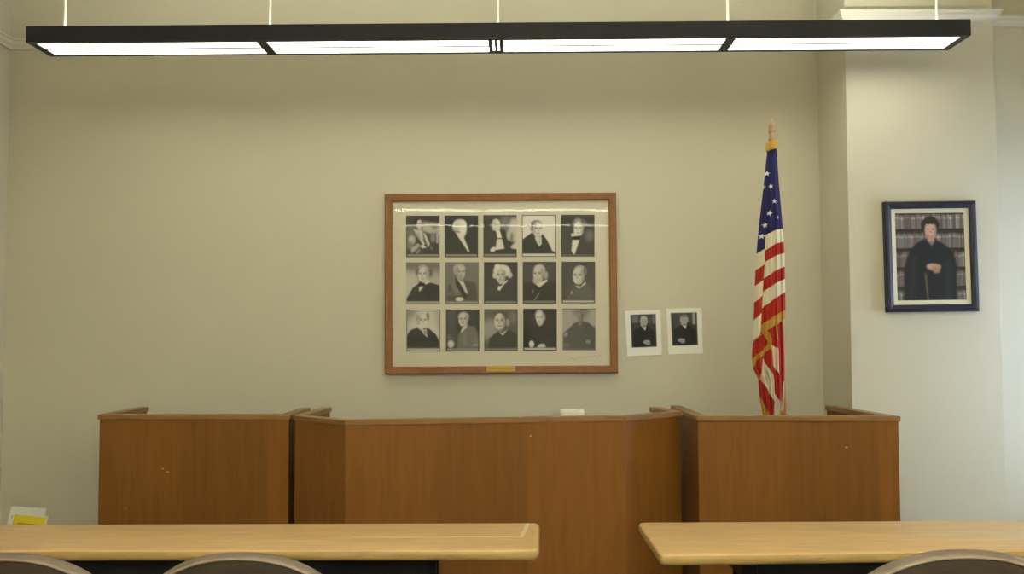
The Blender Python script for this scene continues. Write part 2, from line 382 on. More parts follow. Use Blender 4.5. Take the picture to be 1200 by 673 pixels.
# ------------------------------------------------------------------ tables
def make_table(label, pts, ztop, panel_x, legs):
    c = sum((Vector(p) for p in pts), Vector((0, 0))) / 4; t = thing('conference_table', label, 'table', (c.x, c.y, 0)); L = [Vector(p) - c for p in pts]
    # bullnose top: rounded plan corners, rounded edge
    def rounded(inset, R):
        out = []; n = len(L); I = []
        for i in range(n):
            a, b, d = L[i - 1], L[i], L[(i + 1) % n]; u = (a - b).normalized(); v = (d - b).normalized(); s = math.sqrt(max(1e-6, 1 - u.dot(v) ** 2))
            p = b + (u + v) * inset / s; rr = max(.004, R - inset)
            for k in range(7):
                w_ = k / 6; p0 = p + u * rr; p1 = p + v * rr
                out.append((p0 * (1 - w_) ** 2 + p * 2 * w_ * (1 - w_) + p1 * w_ ** 2))
        return out
    th = .042; rings = []
    for k in range(9):
        a = -PI / 2 + PI * k / 8; ins = (1 - math.cos(a)) * .016; z = ztop - th / 2 + math.sin(a) * th / 2
        rings.append([(p.x, p.y, z) for p in rounded(ins, .035)])
    bm = bmesh.new(); loft(bm, rings); 
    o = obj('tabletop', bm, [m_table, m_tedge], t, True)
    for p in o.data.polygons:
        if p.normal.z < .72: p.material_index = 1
    x0, x1 = panel_x
    bm = bmesh.new(); box(bm, x0 - c.x, x1 - c.x, -.04, -.022, .16, ztop - th); obj('modesty_panel', bm, m_black, t)
    bm = bmesh.new(); box(bm, x0 - c.x, x1 - c.x, -.16, -.125, ztop - th - .075, ztop - th); box(bm, x0 - c.x, x1 - c.x, .1, .135, ztop - th - .075, ztop - th); obj('frame_rail', bm, m_black, t)
    for x in legs:
        bm = bmesh.new(); xx = x - c.x
        box(bm, xx - .03, xx + .03, -.17, .15, ztop - th - .09, ztop - th); box(bm, xx - .024, xx + .024, -.06, .02, .05, ztop - th - .05); box(bm, xx - .032, xx + .032, -.22, .2, .0, .05)
        obj('leg', bm, m_black, t, bevel=.006)
    return t, c
ZTB = .745
f1 = atZ(632.5, 612.5, ZTB); n1 = atZ(632, 645, ZTB); f0 = atZ(0, 614.5, ZTB); n0 = atZ(0, 645.5, ZTB)
def ext(a, b, x): k = (x - b.x) / (a.x - b.x); v = b + (a - b) * k; return (v.x, v.y)
XT0 = -2.45
t1, c1 = make_table('long oak table at left with a bullnose edge and black understructure', [(f1.x, f1.y), ext(f0, f1, XT0), ext(n0, n1, XT0), (n1.x, n1.y)], ZTB, (-2.3, atY(512, 660, 3.72).x), (-2.2, atY(503, 660, 3.66).x - .02))
bm = bmesh.new()
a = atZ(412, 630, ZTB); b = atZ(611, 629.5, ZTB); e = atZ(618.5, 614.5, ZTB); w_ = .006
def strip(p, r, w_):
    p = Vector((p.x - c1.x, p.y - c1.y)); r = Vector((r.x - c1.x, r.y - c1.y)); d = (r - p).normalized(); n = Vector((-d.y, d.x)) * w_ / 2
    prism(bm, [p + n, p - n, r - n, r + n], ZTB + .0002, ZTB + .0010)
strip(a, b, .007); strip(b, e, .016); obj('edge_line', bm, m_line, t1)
f2 = atZ(746.5, 612, ZTB); n2 = atZ(773, 651, ZTB); f3 = atZ(1200, 609.5, ZTB); n3 = atZ(1200, 645, ZTB)
XT1 = 2.55
t2, c2 = make_table('long oak table at right with a slanted near corner and black understructure', [ext(f3, f2, XT1), (f2.x, f2.y), (n2.x, n2.y), ext(n3, n2, XT1)], ZTB, (atY(872, 664, 3.6).x, 2.4), (2.3, atY(880, 664, 3.55).x + .02))

# ------------------------------------------------------------------ chairs
def make_chair(label, loc, rz):
    t = thing('office_chair', label, 'chair', loc, rz, 'upholstered chairs at the tables')
    A, B, ZCc, BL = .288, .215, .77, .34
    def outl(s, n=72):
        out = []
        for k in range(n):
            a = 2 * PI * k / n; ca, sa = math.cos(a), math.sin(a)
            if sa >= 0: x, z = A * math.copysign(abs(ca) ** .92, ca), B * sa ** 1.0
            else: x, z = A * math.copysign(abs(ca) ** .7, ca) * (1 - .14 * (-sa)), -BL * (-sa) ** .8
            out.append((x * (1 - s / A), z * (1 - s / (B if sa >= 0 else BL))))
        return out
    def P(x, y, z): return (x, y + .35 * x * x * 1.0 - .09 * (z + .34), ZCc + z)
    bm = bmesh.new(); rings = []
    for y, s in ((.014, .12), (.017, .05), (.014, .012), (.008, .003), (.0, 0), (-.012, .001), (-.020, .004), (-.026, .008), (-.028, .012), (-.026, .014)):
        rings.append([P(x, y, z) for x, z in outl(s)])
    loft(bm, rings); obj('backrest', bm, m_chair, t, True)
    bm = bmesh.new(); rings = []
    for y, s in ((-.024, .011), (-.029, .015), (-.034, .035), (-.040, .08), (-.045, .15), (-.046, .20)): rings.append([P(x, y, z) for x, z in outl(s)])
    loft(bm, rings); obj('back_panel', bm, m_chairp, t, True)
    bm = bmesh.new(); ringtube(bm, [P(x, -.030, z) for x, z in outl(.012)], .0036); obj('piping', bm, m_piping, t, True)
    bm = bmesh.new(); rings = []
    for z, k in ((.40, .80), (.41, .93), (.44, 1.0), (.475, 1.0), (.495, .95), (.505, .8), (.508, .4)):
        rings.append([(math.copysign(abs(math.cos(a)) ** .55, math.cos(a)) * .265 * k, .28 + math.copysign(abs(math.sin(a)) ** .55, math.sin(a)) * .25 * k, z) for a in [2 * PI * i / 48 for i in range(48)]])
    loft(bm, rings); obj('seat', bm, m_chair, t, True)
    bm = bmesh.new(); tube(bm, [(0, .0, .60), (0, .035, .46), (0, .09, .39), (0, .25, .385)], .022); obj('back_support', bm, m_black, t, True)
    bm = bmesh.new(); tube(bm, [(0, .28, .08), (0, .28, .40)], .028, 16); obj('gas_column', bm, m_black, t, True)
    bm = bmesh.new()
    for k in range(5):
        a = 2 * PI * k / 5 + .3; tube(bm, [(0, .28, .105), (math.cos(a) * .25, .28 + math.sin(a) * .25, .075)], [.026, .016], 8)
    ob = obj('star_base', bm, m_black, t, True)
    for k in range(5):
        a = 2 * PI * k / 5 + .3; x, y = math.cos(a) * .25, .28 + math.sin(a) * .25
        bm = bmesh.new(); tube(bm, [(x - .02 * math.sin(a), y + .02 * math.cos(a), .028), (x + .02 * math.sin(a), y - .02 * math.cos(a), .028)], .028, 14); tube(bm, [(x, y, .03), (x, y, .078)], .008, 8)
        obj('caster', bm, m_black, ob, True)
    return t
pa = atY(284, 646.5, 2.45)
ch = make_chair('taupe padded chair in front of the left table, whole arched back visible', (pa.x - .014, 2.53, pa.z - .993), .0)
pb = atY(8, 646.5, 2.45); pc = atY(1136, 641, 2.25)
CHZ = ch.location.z
dup(ch, (pb.x, 2.53, CHZ), -.05, 'taupe padded chair cut off by the left photo edge, at the left table')
c3 = dup(ch, (pc.x, 2.33, 0), -.03, 'taupe padded chair in front of the right table'); c3.scale = (1.06, 1.06, 1.06)

# ------------------------------------------------------------------ wall pictures
W3 = (1.0, .955, .86)
def tone(c): return c
class Print(Canvas):
    def __init__(s, bg): super().__init__(120, 148, [bg] * 3)
    def face(s, cx, cy, rx, ry, t, turn=0.0):
        s.E(cx, cy, rx, ry, t, .012)
        sd = -1 if turn > 0 else 1
        s.P([(cx + sd * rx * .35, cy - ry * .9), (cx + sd * rx * 1.05, cy - ry * .6), (cx + sd * rx * 1.0, cy + ry * .5), (cx + sd * rx * .45, cy + ry * .95), (cx + sd * rx * .55, cy)], t * .38, .022, .75)
        for k in (-1, 1):
            s.E(cx + (turn + .42 * k) * rx, cy - ry * .16, rx * .30, ry * .13, t * .30, .010, .85)
            s.E(cx + (turn + .42 * k) * rx, cy - ry * .30, rx * .32, ry * .045, t * .22, .006, .7)
        s.P([(cx + turn * rx - rx * .05, cy - ry * .1), (cx + turn * rx + rx * .22, cy + ry * .24), (cx + turn * rx - rx * .22, cy + ry * .28)], t * .45, .008, .75)
        s.E(cx + turn * rx * .8, cy + ry * .5, rx * .42, ry * .075, t * .3, .008, .85)
        s.E(cx + turn * rx * .8, cy + ry * .95, rx * .6, ry * .12, t * .35, .015, .6)
    def strip(s, t, y0=.935, y1=.975): s.P([(.03, y0), (.97, y0), (.97, y1), (.03, y1)], t, .006)
    def border(s, t):
        for r in ([(0, 0), (1, 0), (1, .018), (0, .018)], [(0, .982), (1, .982), (1, 1), (0, 1)], [(0, 0), (.022, 0), (.022, 1), (0, 1)], [(.978, 0), (1, 0), (1, 1), (.978, 1)]): s.P(r, t, .003)
DK, LT = .055, .62
prints = []
def new(bg): p = Print(bg); prints.append(p); return p
# row one
p = new(.07); p.P([(.5, .15), (1, .2), (1, .42), (.7, .42), (.48, .36)], .45, .03); p.E(.85, .27, .1, .07, .22, .04)
p.P([(.02, .28), (.3, .25), (.3, .45), (.02, .5)], .16, .04); p.E(.33, .19, .09, .12, .05); p.face(.40, .22, .08, .12, .62, -.2)
p.P([(.3, .34), (.48, .34), (.53, .6), (.42, .52)], .5, .015); p.P([(.22, .32), (.3, .34), (.57, .68), (.5, .71), (.32, .5)], .55, .012)
p.P([(.3, .42), (.36, .42), (.5, .72), (.3, .7)], .05, .02, .5); p.P([(.51, .4), (.58, .44), (.71, .68), (.66, .76), (.57, .58)], .52, .012); p.E(.17, .58, .11, .11, .46, .03); p.E(.12, .72, .09, .1, .22, .03)
p.P([(.16, .78), (.36, .66), (.42, .72), (.25, .86), (.16, .9)], .42, .015); p.P([(.4, .73), (.5, .69), (.62, .76), (.5, .79)], .56, .01); p.P([(.3, .88), (.42, .78), (.4, .86), (.35, .92)], .3, .015)
p.E(.8, .53, .08, .11, .24, .03); p.P([(.9, .42), (.97, .42), (.95, .66), (.9, .66)], .42, .012); p.P([(.72, .72), (.8, .8), (.74, .82)], .22, .02); p.strip(.30)
p = new(DK); p.E(.45, .23, .20, .14, .62, .02); p.E(.36, .31, .12, .07, .5, .025); p.E(.55, .3, .11, .19, .7, .02); p.E(.62, .27, .03, .02, .35, .01); p.E(.61, .44, .03, .012, .4, .008)
p.P([(.32, .4), (.62, .42), (.56, .56), (.44, .55)], .62, .015); p.P([(.42, .52), (.58, .54), (.75, .88), (.70, .87)], .6, .01); p.strip(.30)
p = new(.06); p.P([(.82, .08), (1, .08), (1, .66), (.66, .56), (.74, .3)], .5, .05); p.P([(.5, .05), (.8, .05), (.72, .4), (.55, .35)], .2, .06); p.E(.85, .52, .04, .12, .12, .03)
p.E(.38, .2, .12, .11, .55, .02); p.E(.32, .3, .06, .07, .48, .02); p.face(.41, .26, .10, .13, .68, .1); p.P([(.52, .36), (.66, .36), (.72, .6), (.92, .68), (.8, .78), (.6, .74)], DK, .015)
p.P([(.38, .34), (.5, .38), (.55, .54), (.42, .54)], .66, .01); p.P([(.41, .57), (.56, .57), (.63, .8), (.36, .83)], .6, .012); p.E(.29, .82, .09, .05, .62, .012, 1, -.4); p.P([(.83, .74), (1, .62), (1, .81), (.83, .79)], .55, .015); p.strip(.26)
p = new(.66); p.P([(.02, .58), (.16, .5), (.31, .41), (.40, .5), (.58, .5), (.61, .45), (.75, .6), (.91, .86), (.98, .88), (.98, .93), (.02, .93)], .05, .012)
p.E(.43, .25, .17, .13, .25, .02); p.E(.30, .28, .05, .12, .15, .02); p.face(.47, .35, .14, .18, .64, .15); p.P([(.38, .52), (.58, .52), (.58, .7), (.52, .75), (.43, .64)], .55, .01); p.P([(.5, .53), (.54, .53), (.55, .7), (.52, .72)], .3, .01, .5); p.strip(.62); p.border(.08)
p = new(.07); p.E(.85, .5, .12, .14, .16, .06); p.E(.55, .2, .22, .11, .15, .02); p.E(.5, .14, .1, .05, .3, .02); p.E(.68, .24, .05, .06, .26, .02); p.E(.38, .22, .05, .06, .2, .02); p.face(.52, .34, .14, .18, .66, -.15)
p.P([(.29, .47), (.36, .43), (.56, .5), (.5, .54), (.33, .54)], .6, .01); p.P([(.32, .52), (.6, .5), (.54, .6), (.33, .59)], .03, .008); p.P([(.34, .6), (.55, .6), (.40, .96), (.31, .87)], .64, .01); p.strip(.2, .95, .975)
# row two
p = new(.24); p.E(.12, .55, .3, .35, .5, .12); p.E(.85, .45, .2, .2, .42, .1); p.E(.5, .0, .7, .18, .16, .08); p.E(.5, .22, .18, .16, .4, .02); p.E(.34, .22, .05, .1, .12, .025); p.E(.73, .25, .05, .1, .12, .025); p.face(.51, .30, .15, .18, .58, -.2); p.P([(.45, .44), (.66, .38), (.68, .5), (.5, .52)], .5, .015)
p.P([(.02, .86), (.2, .6), (.36, .51), (.7, .48), (.98, .54), (.98, .93), (.02, .93)], .05, .01); p.P([(.54, .5), (.71, .42), (.7, .48), (.57, .53)], .6, .008); p.P([(.38, .46), (.55, .5), (.52, .58), (.36, .56)], .025, .006); p.P([(.38, .58), (.52, .57), (.39, .71)], .6, .01); p.strip(.34)
p = new(.17); p.P([(.1, .55), (.35, .42), (.7, .45), (.92, .5), (.98, .93), (.02, .93)], .085, .03); p.P([(.2, .45), (.32, .42), (.5, .75), (.3, .8), (.18, .6)], .18, .03); p.E(.43, .13, .17, .08, .46, .02); p.E(.31, .2, .05, .1, .38, .02); p.face(.46, .25, .13, .16, .5, .15); p.E(.45, .38, .1, .09, .32, .025); p.E(.5, .46, .04, .06, .2, .02)
p.P([(.30, .34), (.36, .42), (.66, .82), (.6, .88), (.32, .55)], .04, .012); p.P([(.40, .43), (.56, .48), (.69, .76), (.62, .73)], .55, .01); p.E(.43, .88, .12, .05, .55, .012); p.E(.15, .75, .12, .05, .14, .03); p.strip(.28)
p = new(.06); p.E(.53, .21, .25, .15, .62, .02); p.E(.33, .32, .07, .07, .55, .02); p.E(.77, .31, .07, .07, .5, .02); p.E(.4, .1, .08, .05, .68, .02); p.face(.50, .33, .14, .18, .5, -.1); p.P([(.45, .47), (.6, .45), (.55, .56), (.48, .58)], .45, .012)
p.P([(.52, .53), (.7, .42), (.7, .46), (.56, .56)], .6, .008); p.P([(.4, .66), (.44, .57), (.57, .56), (.47, .68)], .64, .008); p.P([(.43, .53), (.56, .53), (.5, .58)], .03, .006); p.strip(.26)
p = new(.075); p.P([(.02, .5), (.98, .48), (.98, .93), (.02, .93)], .04, .04); p.E(.50, .2, .17, .14, .5, .02); p.E(.69, .32, .06, .09, .35, .02); p.face(.47, .31, .15, .2, .55, -.25); p.E(.44, .45, .13, .09, .42, .02); p.P([(.4, .54), (.72, .42), (.74, .46), (.5, .61)], .62, .01); p.P([(.5, .72), (.52, .73), (.36, .92), (.33, .92)], .22, .01); p.E(.31, .7, .02, .05, .16, .015); p.strip(.22)
p = new(.08); p.P([(.15, .85), (.4, .62), (.75, .52), (.95, .65), (.98, .93), (.05, .93)], .11, .04); p.E(.55, .23, .19, .14, .42, .02); p.E(.69, .22, .05, .1, .12, .025); p.face(.50, .35, .17, .2, .55, -.15); p.P([(.34, .47), (.47, .43), (.56, .47), (.46, .49)], .62, .01); p.P([(.4, .58), (.58, .6), (.72, .47), (.72, .53), (.52, .64)], .62, .01); p.E(.3, .74, .025, .04, .35, .012); p.strip(.55)
# row three
p = new(.45); p.E(.5, .5, .45, .5, .55, .08); p.E(.0, .0, .3, .25, .25, .1); p.E(1, .1, .12, .4, .36, .08); p.P([(.02, .62), (.1, .5), (.32, .42), (.65, .44), (.88, .6), (.97, .76), (.97, .93), (.02, .93)], .05, .012)
p.E(.46, .19, .15, .13, .5, .02); p.E(.33, .2, .04, .08, .3, .02); p.E(.63, .17, .045, .1, .16, .02); p.face(.47, .27, .14, .17, .62, .15); p.E(.46, .41, .12, .08, .6, .02); p.P([(.42, .46), (.58, .45), (.63, .68), (.5, .58)], .5, .01); p.E(.53, .46, .03, .025, .08, .008); p.E(.54, .53, .025, .018, .1, .008); p.E(.58, .58, .02, .02, .14, .008); p.strip(.48); p.border(.12)
p = new(.05); p.P([(.04, .02), (.3, .02), (.3, .9), (.04, .9)], .085, .03); p.P([(.33, .9), (.36, .6), (.6, .38), (.86, .4), (.97, .6), (.97, .93), (.3, .93)], .15, .02); p.P([(.5, .6), (.6, .55), (.62, .9), (.52, .9)], .2, .03); p.E(.53, .17, .16, .11, .42, .02); p.face(.52, .25, .14, .16, .55, -.1); p.P([(.44, .53), (.5, .43), (.66, .36), (.6, .45), (.47, .56)], .55, .01); p.E(.15, .83, .09, .09, .55, .02); p.E(.1, .65, .05, .05, .14, .02); p.P([(.8, .83), (.96, .81), (.96, .87), (.8, .88)], .28, .01); p.P([(.84, .76), (.97, .74), (.97, .77), (.84, .79)], .2, .01); p.strip(.3)
p = new(.10); p.E(.2, .5, .28, .25, .30, .1); p.E(.85, .2, .12, .15, .16, .06); p.E(.5, .17, .2, .11, .08, .02); p.E(.7, .32, .05, .09, .3, .02); p.face(.46, .3, .16, .2, .52, -.05); p.P([(.14, .7), (.4, .53), (.5, .58), (.72, .48), (.97, .6), (.97, .93), (.14, .93)], .055, .02); p.P([(.46, .57), (.54, .58), (.7, .48), (.56, .63)], .5, .01); p.strip(.2)
p = new(.04); p.E(.48, .15, .12, .12, .5, .02); p.E(.62, .2, .04, .08, .3, .02); p.face(.50, .23, .115, .16, .64, -.15); p.P([(.43, .33), (.58, .34), (.5, .42)], .5, .015); p.E(.25, .84, .075, .08, .62, .012); p.P([(.40, .92), (.5, .84), (.62, .83), (.68, .9), (.6, .92)], .6, .012); p.strip(.56); p.border(.03)
p = new(.30); p.E(.2, .35, .25, .3, .36, .1); p.E(.9, .25, .12, .2, .36, .06); p.E(.55, .08, .25, .12, .2, .06); p.P([(.02, .6), (.18, .48), (.35, .34), (.55, .29), (.78, .33), (.98, .46), (.98, .98), (.02, .98)], .085, .02); p.E(.57, .2, .06, .1, .1, .02); p.face(.52, .21, .065, .1, .26, -.1); p.E(.52, .36, .05, .05, .2, .02); p.E(.1, .62, .07, .05, .27, .02, 1, -.6); p.E(.12, .87, .07, .04, .16, .03); p.E(.77, .79, .08, .045, .26, .02); p.P([(.0, .0), (1, 0), (1, .02), (0, .02)], .1, .01)

PY = D - .022
Pm = lambda px, py: atY(px, py, PY)
cor = [Pm(450.7, 228.0), Pm(721.9, 226.0), Pm(723.8, 437.2), Pm(451.8, 438.4)]
pc_ = sum(cor, Vector()) / 4; fwid = ((cor[1] - cor[0]).length + (cor[2] - cor[3]).length) / 2; fhei = ((cor[3] - cor[0]).length + (cor[2] - cor[1]).length) / 2
rotp = math.atan2((cor[1] - cor[0]).z + (cor[2] - cor[3]).z, 2 * fwid)
pic = thing('framed_portrait_poster', 'large wood framed poster of fifteen black and white portraits in three rows', 'framed picture', pc_)
pic.rotation_euler = (0, -rotp, 0)
def loc(px, py): v = Pm(px, py) - pc_; c, s = math.cos(rotp), math.sin(rotp); return (v.x * c + v.z * s, -v.x * s + v.z * c)
def frame_mesh(bm, w, h, prof):
    """mitred frame; prof = (inset from outer edge, y) ring, y negative is towards the viewer"""
    R = []
    for sx, sz in ((-1, 1), (1, 1), (1, -1), (-1, -1)): R.append([bm.verts.new((sx * (w / 2 - i), y, sz * (h / 2 - i))) for i, y in prof])
    n = len(prof)
    for k in range(4):
        for i in range(n): bm.faces.new((R[k][i], R[k][(i + 1) % n], R[(k + 1) % 4][(i + 1) % n], R[(k + 1) % 4][i]))
bm = bmesh.new(); frame_mesh(bm, fwid, fhei, [(0, .02), (0, -.012), (.004, -.016), (.040, -.014), (.046, -.010), (.046, .02)]); obj('frame', bm, m_frame, pic)
bm = bmesh.new(); box(bm, -fwid / 2 + .03, fwid / 2 - .03, .004, .016, -fhei / 2 + .03, fhei / 2 - .03); obj('mat_board', bm, m_mat, pic)
rows = [[(475.8, 515.2, 252.8, 301.6), (521.0, 560.3, 252.6, 301.6), (566.4, 605.6, 252.2, 301.4), (611.7, 651.0, 251.9, 301), (657.6, 696.7, 251.8, 300.8)],
        [(475.8, 515.6, 307.6, 356.8), (521.4, 561.0, 307.4, 356.7), (567.1, 606.6, 307.2, 356.5), (612.6, 651.8, 306.9, 356.1), (658.2, 697.4, 306.8, 355.8)],
        [(476.3, 516.0, 363.0, 412.0), (522.5, 561.7, 362.8, 411.9), (567.4, 606.8, 362.4, 411.6), (613.2, 652.5, 362.0, 411.3), (659.2, 698.2, 361.8, 411.0)]]
descs = ['seated figure in robe with pale lapels', 'pale haired figure turned to the right', 'seated figure with white neck cloth and pale curtain', 'dark coat against a white background', 'dark curly hair and black bow tie',
         'balding sitter in black coat with light surround', 'bearded sitter with a light hand', 'bushy white hair', 'heavy bearded head on dark ground', 'white moustache on dark ground',
         'white beard on light ground', 'seated in grey suit with hand at left', 'hard side light on dark suit', 'black robe with two pale hands', 'faded seated figure in a robe']
nc, nrw = 72, 88
for i, (r, cc) in enumerate([(a, b) for a in range(3) for b in range(5)]):
    x0, x1, y0, y1 = rows[r][cc]
    q00 = np.array(loc(x0, y0)); q10 = np.array(loc(x1, y0)); q01 = np.array(loc(x0, y1)); q11 = np.array(loc(x1, y1))
    U, V = np.meshgrid(np.linspace(0, 1, nc), np.linspace(0, 1, nrw))
    xy = (q00 * (1 - U)[..., None] + q10 * U[..., None]) * (1 - V)[..., None] + (q01 * (1 - U)[..., None] + q11 * U[..., None]) * V[..., None]
    pos = np.stack([xy[..., 0], np.full_like(U, .0025), xy[..., 1]], -1)
    col = np.clip(prints[i].sample(U, V) * 1.18 - .018, .012, 1)
    o = gridmesh('portrait_photograph', pos, col, m_print, pic, tint=W3); o['label'] = 'black and white portrait photograph, ' + descs[i]
a = loc(570.3, 429.4); b = loc(603.8, 435.3)
bm = bmesh.new(); box(bm, a[0], b[0], -.0185, -.015, b[1], a[1]); pq = obj('plaque', bm, m_brass, pic); pq['label'] = 'small brass plaque'
bm = bmesh.new(); x = a[0] + .012
while x < b[0] - .014:
    w_ = random.uniform(.004, .011); zc = (a[1] + b[1]) / 2; box(bm, x, x + w_, -.0190, -.0184, zc - .003, zc + .003); x += w_ + .004
obj('lettering', bm, m_etch, pq)
pts = []
for k in range(46):
    u = k / 45; px = 665 + 40 * u; py = 421.5 - 4.5 * u + 1.6 * math.sin(u * 37) * (1 - .5 * u); l = loc(px, py); pts.append((l[0], .0032, l[1]))
bm = bmesh.new(); tube(bm, pts, .0013, 5); obj('signature', bm, m_ink, pic)
bm = bmesh.new(); x0, x1, z0, z1 = -fwid / 2 + .044, fwid / 2 - .044, -fhei / 2 + .044, fhei / 2 - .044
TL = 0.0
v = [bm.verts.new(p) for p in ((x0, -.002, z0), (x1, -.002, z0), (x1, -.002 - TL, z1), (x0, -.002 - TL, z1))]; bm.faces.new(v); obj('glass', bm, m_glass, pic)

# two unframed prints on the back wall
def loose(corners, photo, paint, label, curl):
    Yp = D - .0005
    n0, n1 = 90, 116; U, V = np.meshgrid(np.linspace(0, 1, n0), np.linspace(0, 1, n1))
    cs = [np.array(atY(*c, Yp)) for c in corners]                        # tl tr br bl
    P_ = (cs[0] * (1 - U)[..., None] + cs[1] * U[..., None]) * (1 - V)[..., None] + (cs[3] * (1 - U)[..., None] + cs[2] * U[..., None]) * V[..., None]
    P_[..., 1] -= curl * np.clip(V - .8, 0, 1) ** 2 * 25 * (.4 + .6 * U) + curl * .5 * np.clip(.12 - V, 0, 1) ** 2 * 60 * (1 - np.abs(2 * U - 1)) + .0005 * (1 + np.sin(U * 5))
    org = cs[0].copy(); c = Canvas(180, 232, (.86, .85, .80)); (a0, b0, a1, b1) = photo
    c.P([(a0, b0), (a1, b0), (a1, b1), (a0, b1)], .045, .003)
    paint(c, lambda x, y: (a0 + (a1 - a0) * x, b0 + (b1 - b0) * y), a1 - a0, b1 - b0)
    o = gridmesh('photo_print', P_ - org, np.clip(c.sample(U, V), 0, 1), m_print); o.location = org
    so = o.modifiers.new('paper', 'SOLIDIFY'); so.thickness = .0016; so.offset = -1
    return tag(o, label, 'photograph', 'unframed prints stuck to the wall')
def sitter(c, T, w, h, hx, hand, col, bars):
    for x0, x1, y0, y1, t in bars:
        c.P([T(x0, y0), T(x1, y0), T(x1, y1), T(x0, y1)], t, .012)
    a = T(.5, .7); c.P([T(.05, 1), T(.08, .5), T(hx - .14, .38), T(hx + .18, .36), T(.92, .55), T(.97, 1)], .02, .012)
    a = T(hx, .21); c.E(a[0], a[1], .15 * w, .14 * h, .36, .008); c.E(a[0], a[1] - .105 * h, .125 * w, .045 * h, col, .012)
    for k in (-1, 1): c.E(a[0] + k * .06 * w, a[1], .035 * w, .012 * h, .1, .003, .8)
    c.E(a[0], a[1] + .075 * h, .05 * w, .009 * h, .14, .003, .8); c.P([(a[0], a[1]), (a[0] + .02 * w, a[1] + .04 * h), (a[0] - .02 * w, a[1] + .04 * h)], .22, .004, .7)
    c.P([T(hx - .15, .3), T(hx - .1, .32), T(hx, .4), T(hx + .08, .33), T(hx + .06, .46), T(hx + .03, .5)], .5, .006)
    b = T(*hand); c.E(b[0], b[1], .14 * w, .055 * h, .34, .01); c.E(b[0] + .05 * w, b[1] + .05 * h, .09 * w, .04 * h, .30, .01)
loose([(732.4, 364.8), (773.8, 363.2), (775.6, 416.1), (735, 417.9)], (.145, .085, .868, .81), lambda c, T, w, h: sitter(c, T, w, h, .52, (.6, .85), .42, [(.05, .3, .05, .25, .14), (.85, .95, .02, .3, .14), (.6, .8, .1, .3, .07)]), 'unframed white bordered portrait print beside the poster frame, left of the two', .004)
loose([(780.5, 362.0), (822.0, 361.2), (823.8, 414.3), (783.4, 415.6)], (.125, .095, .868, .81), lambda c, T, w, h: sitter(c, T, w, h, .5, (.36, .84), .16, [(.1, .3, .02, .6, .06), (.32, .34, .02, .4, .14), (.82, .92, .02, .36, .30), (.4, .75, .02, .3, .07)]), 'unframed white bordered portrait print nearer the flag, right of the two', .005)

# blue-framed colour portrait on the pier
PYF = DP - .02
cr = [atY(1034.9, 236.8, PYF), atY(1142.6, 235.6, PYF), atY(1146.8, 364.8, PYF), atY(1038.6, 366.3, PYF)]
cc_ = sum(cr, Vector()) / 4; fw2 = ((cr[1] - cr[0]).length + (cr[2] - cr[3]).length) / 2; fh2 = ((cr[3] - cr[0]).length + (cr[2] - cr[1]).length) / 2
rot2 = math.atan2((cr[1] - cr[0]).z + (cr[2] - cr[3]).z, 2 * fw2)
pf = thing('framed_portrait', 'dark navy framed color portrait of a robed person before bookshelves', 'framed picture', cc_); pf.rotation_euler = (0, -rot2, 0)
bm = bmesh.new(); frame_mesh(bm, fw2, fh2, [(0, .018), (0, -.010), (.006, -.018), (.020, -.021), (.036, -.014), (.042, -.008), (.042, .018)]); obj('frame', bm, m_blueframe, pf)
bm = bmesh.new(); frame_mesh(bm, fw2 - .074, fh2 - .074, [(0, .014), (0, -.004), (.030, .0005), (.032, .014)]); obj('cream_mat', bm, m_cream, pf)
c = Canvas(200, 250, (.035, .026, .024))
for s_, (y0, y1) in enumerate(((.01, .185), (.225, .405), (.445, .62), (.66, .84), (.88, 1))):
    x = .0
    while x < 1:
        wv = random.uniform(.022, .034); t_ = random.uniform(.08, .17) * (1 if s_ < 3 else .8); top = y0 + random.uniform(0, .02)
        colr = np.array([1.25, .98, .9]) * t_ if random.random() < .7 else np.array([1.0, 1.0, .98]) * t_ * 1.5
        c.P([(x, top), (x + wv - .006, top), (x + wv - .006, y1), (x, y1)], colr, .004)
        c.P([(x, top + .03), (x + wv - .006, top + .03), (x + wv - .006, top + .045), (x, top + .045)], colr * 1.8, .004)
        x += wv
    c.P([(0, y1), (1, y1), (1, y1 + .022), (0, y1 + .022)], (.022, .017, .016), .004)
c.P([(.1, 1), (.12, .6), (.2, .42), (.32, .335), (.42, .3), (.58, .3), (.72, .37), (.84, .46), (.88, .62), (.86, 1)], (.012, .0125, .016), .008)
c.P([(.16, 1), (.22, .5), (.3, .5), (.26, 1)], (.02, .02, .024), .03); c.P([(.68, 1), (.7, .55), (.78, .55), (.8, 1)], (.019, .02, .024), .03)
c.E(.51, .115, .118, .072, (.022, .015, .013), .008); c.E(.42, .15, .045, .055, (.022, .015, .013), .008); c.E(.60, .15, .045, .055, (.022, .015, .013), .008)
for k in range(9): c.E(.40 + k * .0275, .128 - .075 * math.sin(k / 8 * PI) + .008 * (k % 2), .024, .02, (.022, .015, .013), .006)
c.E(.51, .198, .078, .098, (.46, .28, .225), .008); c.P([(.46, .26), (.56, .26), (.56, .33), (.51, .37), (.46, .33)], (.34, .20, .16), .006)
for k in range(5): c.E(.45 + k * .03, .104 + .006 * (k % 2), .026, .026, (.022, .015, .013), .006)
c.E(.575, .21, .02, .07, (.26, .15, .12), .012, .6)
for k in (-1, 1): c.E(.51 + .034 * k, .188, .016, .008, (.07, .04, .035), .003)
c.E(.51, .216, .012, .012, (.27, .15, .12), .004); c.E(.51, .248, .035, .011, (.42, .16, .13), .003); c.E(.51, .246, .026, .005, (.5, .42, .38), .002)
c.P([(.44, .325), (.5, .33), (.54, .33), (.6, .325), (.55, .37), (.52, .385), (.49, .37)], (.13, .12, .12), .004); c.P([(.455, .31), (.52, .38), (.585, .31), (.6, .34), (.52, .42), (.44, .34)], (.014, .014, .017), .004)
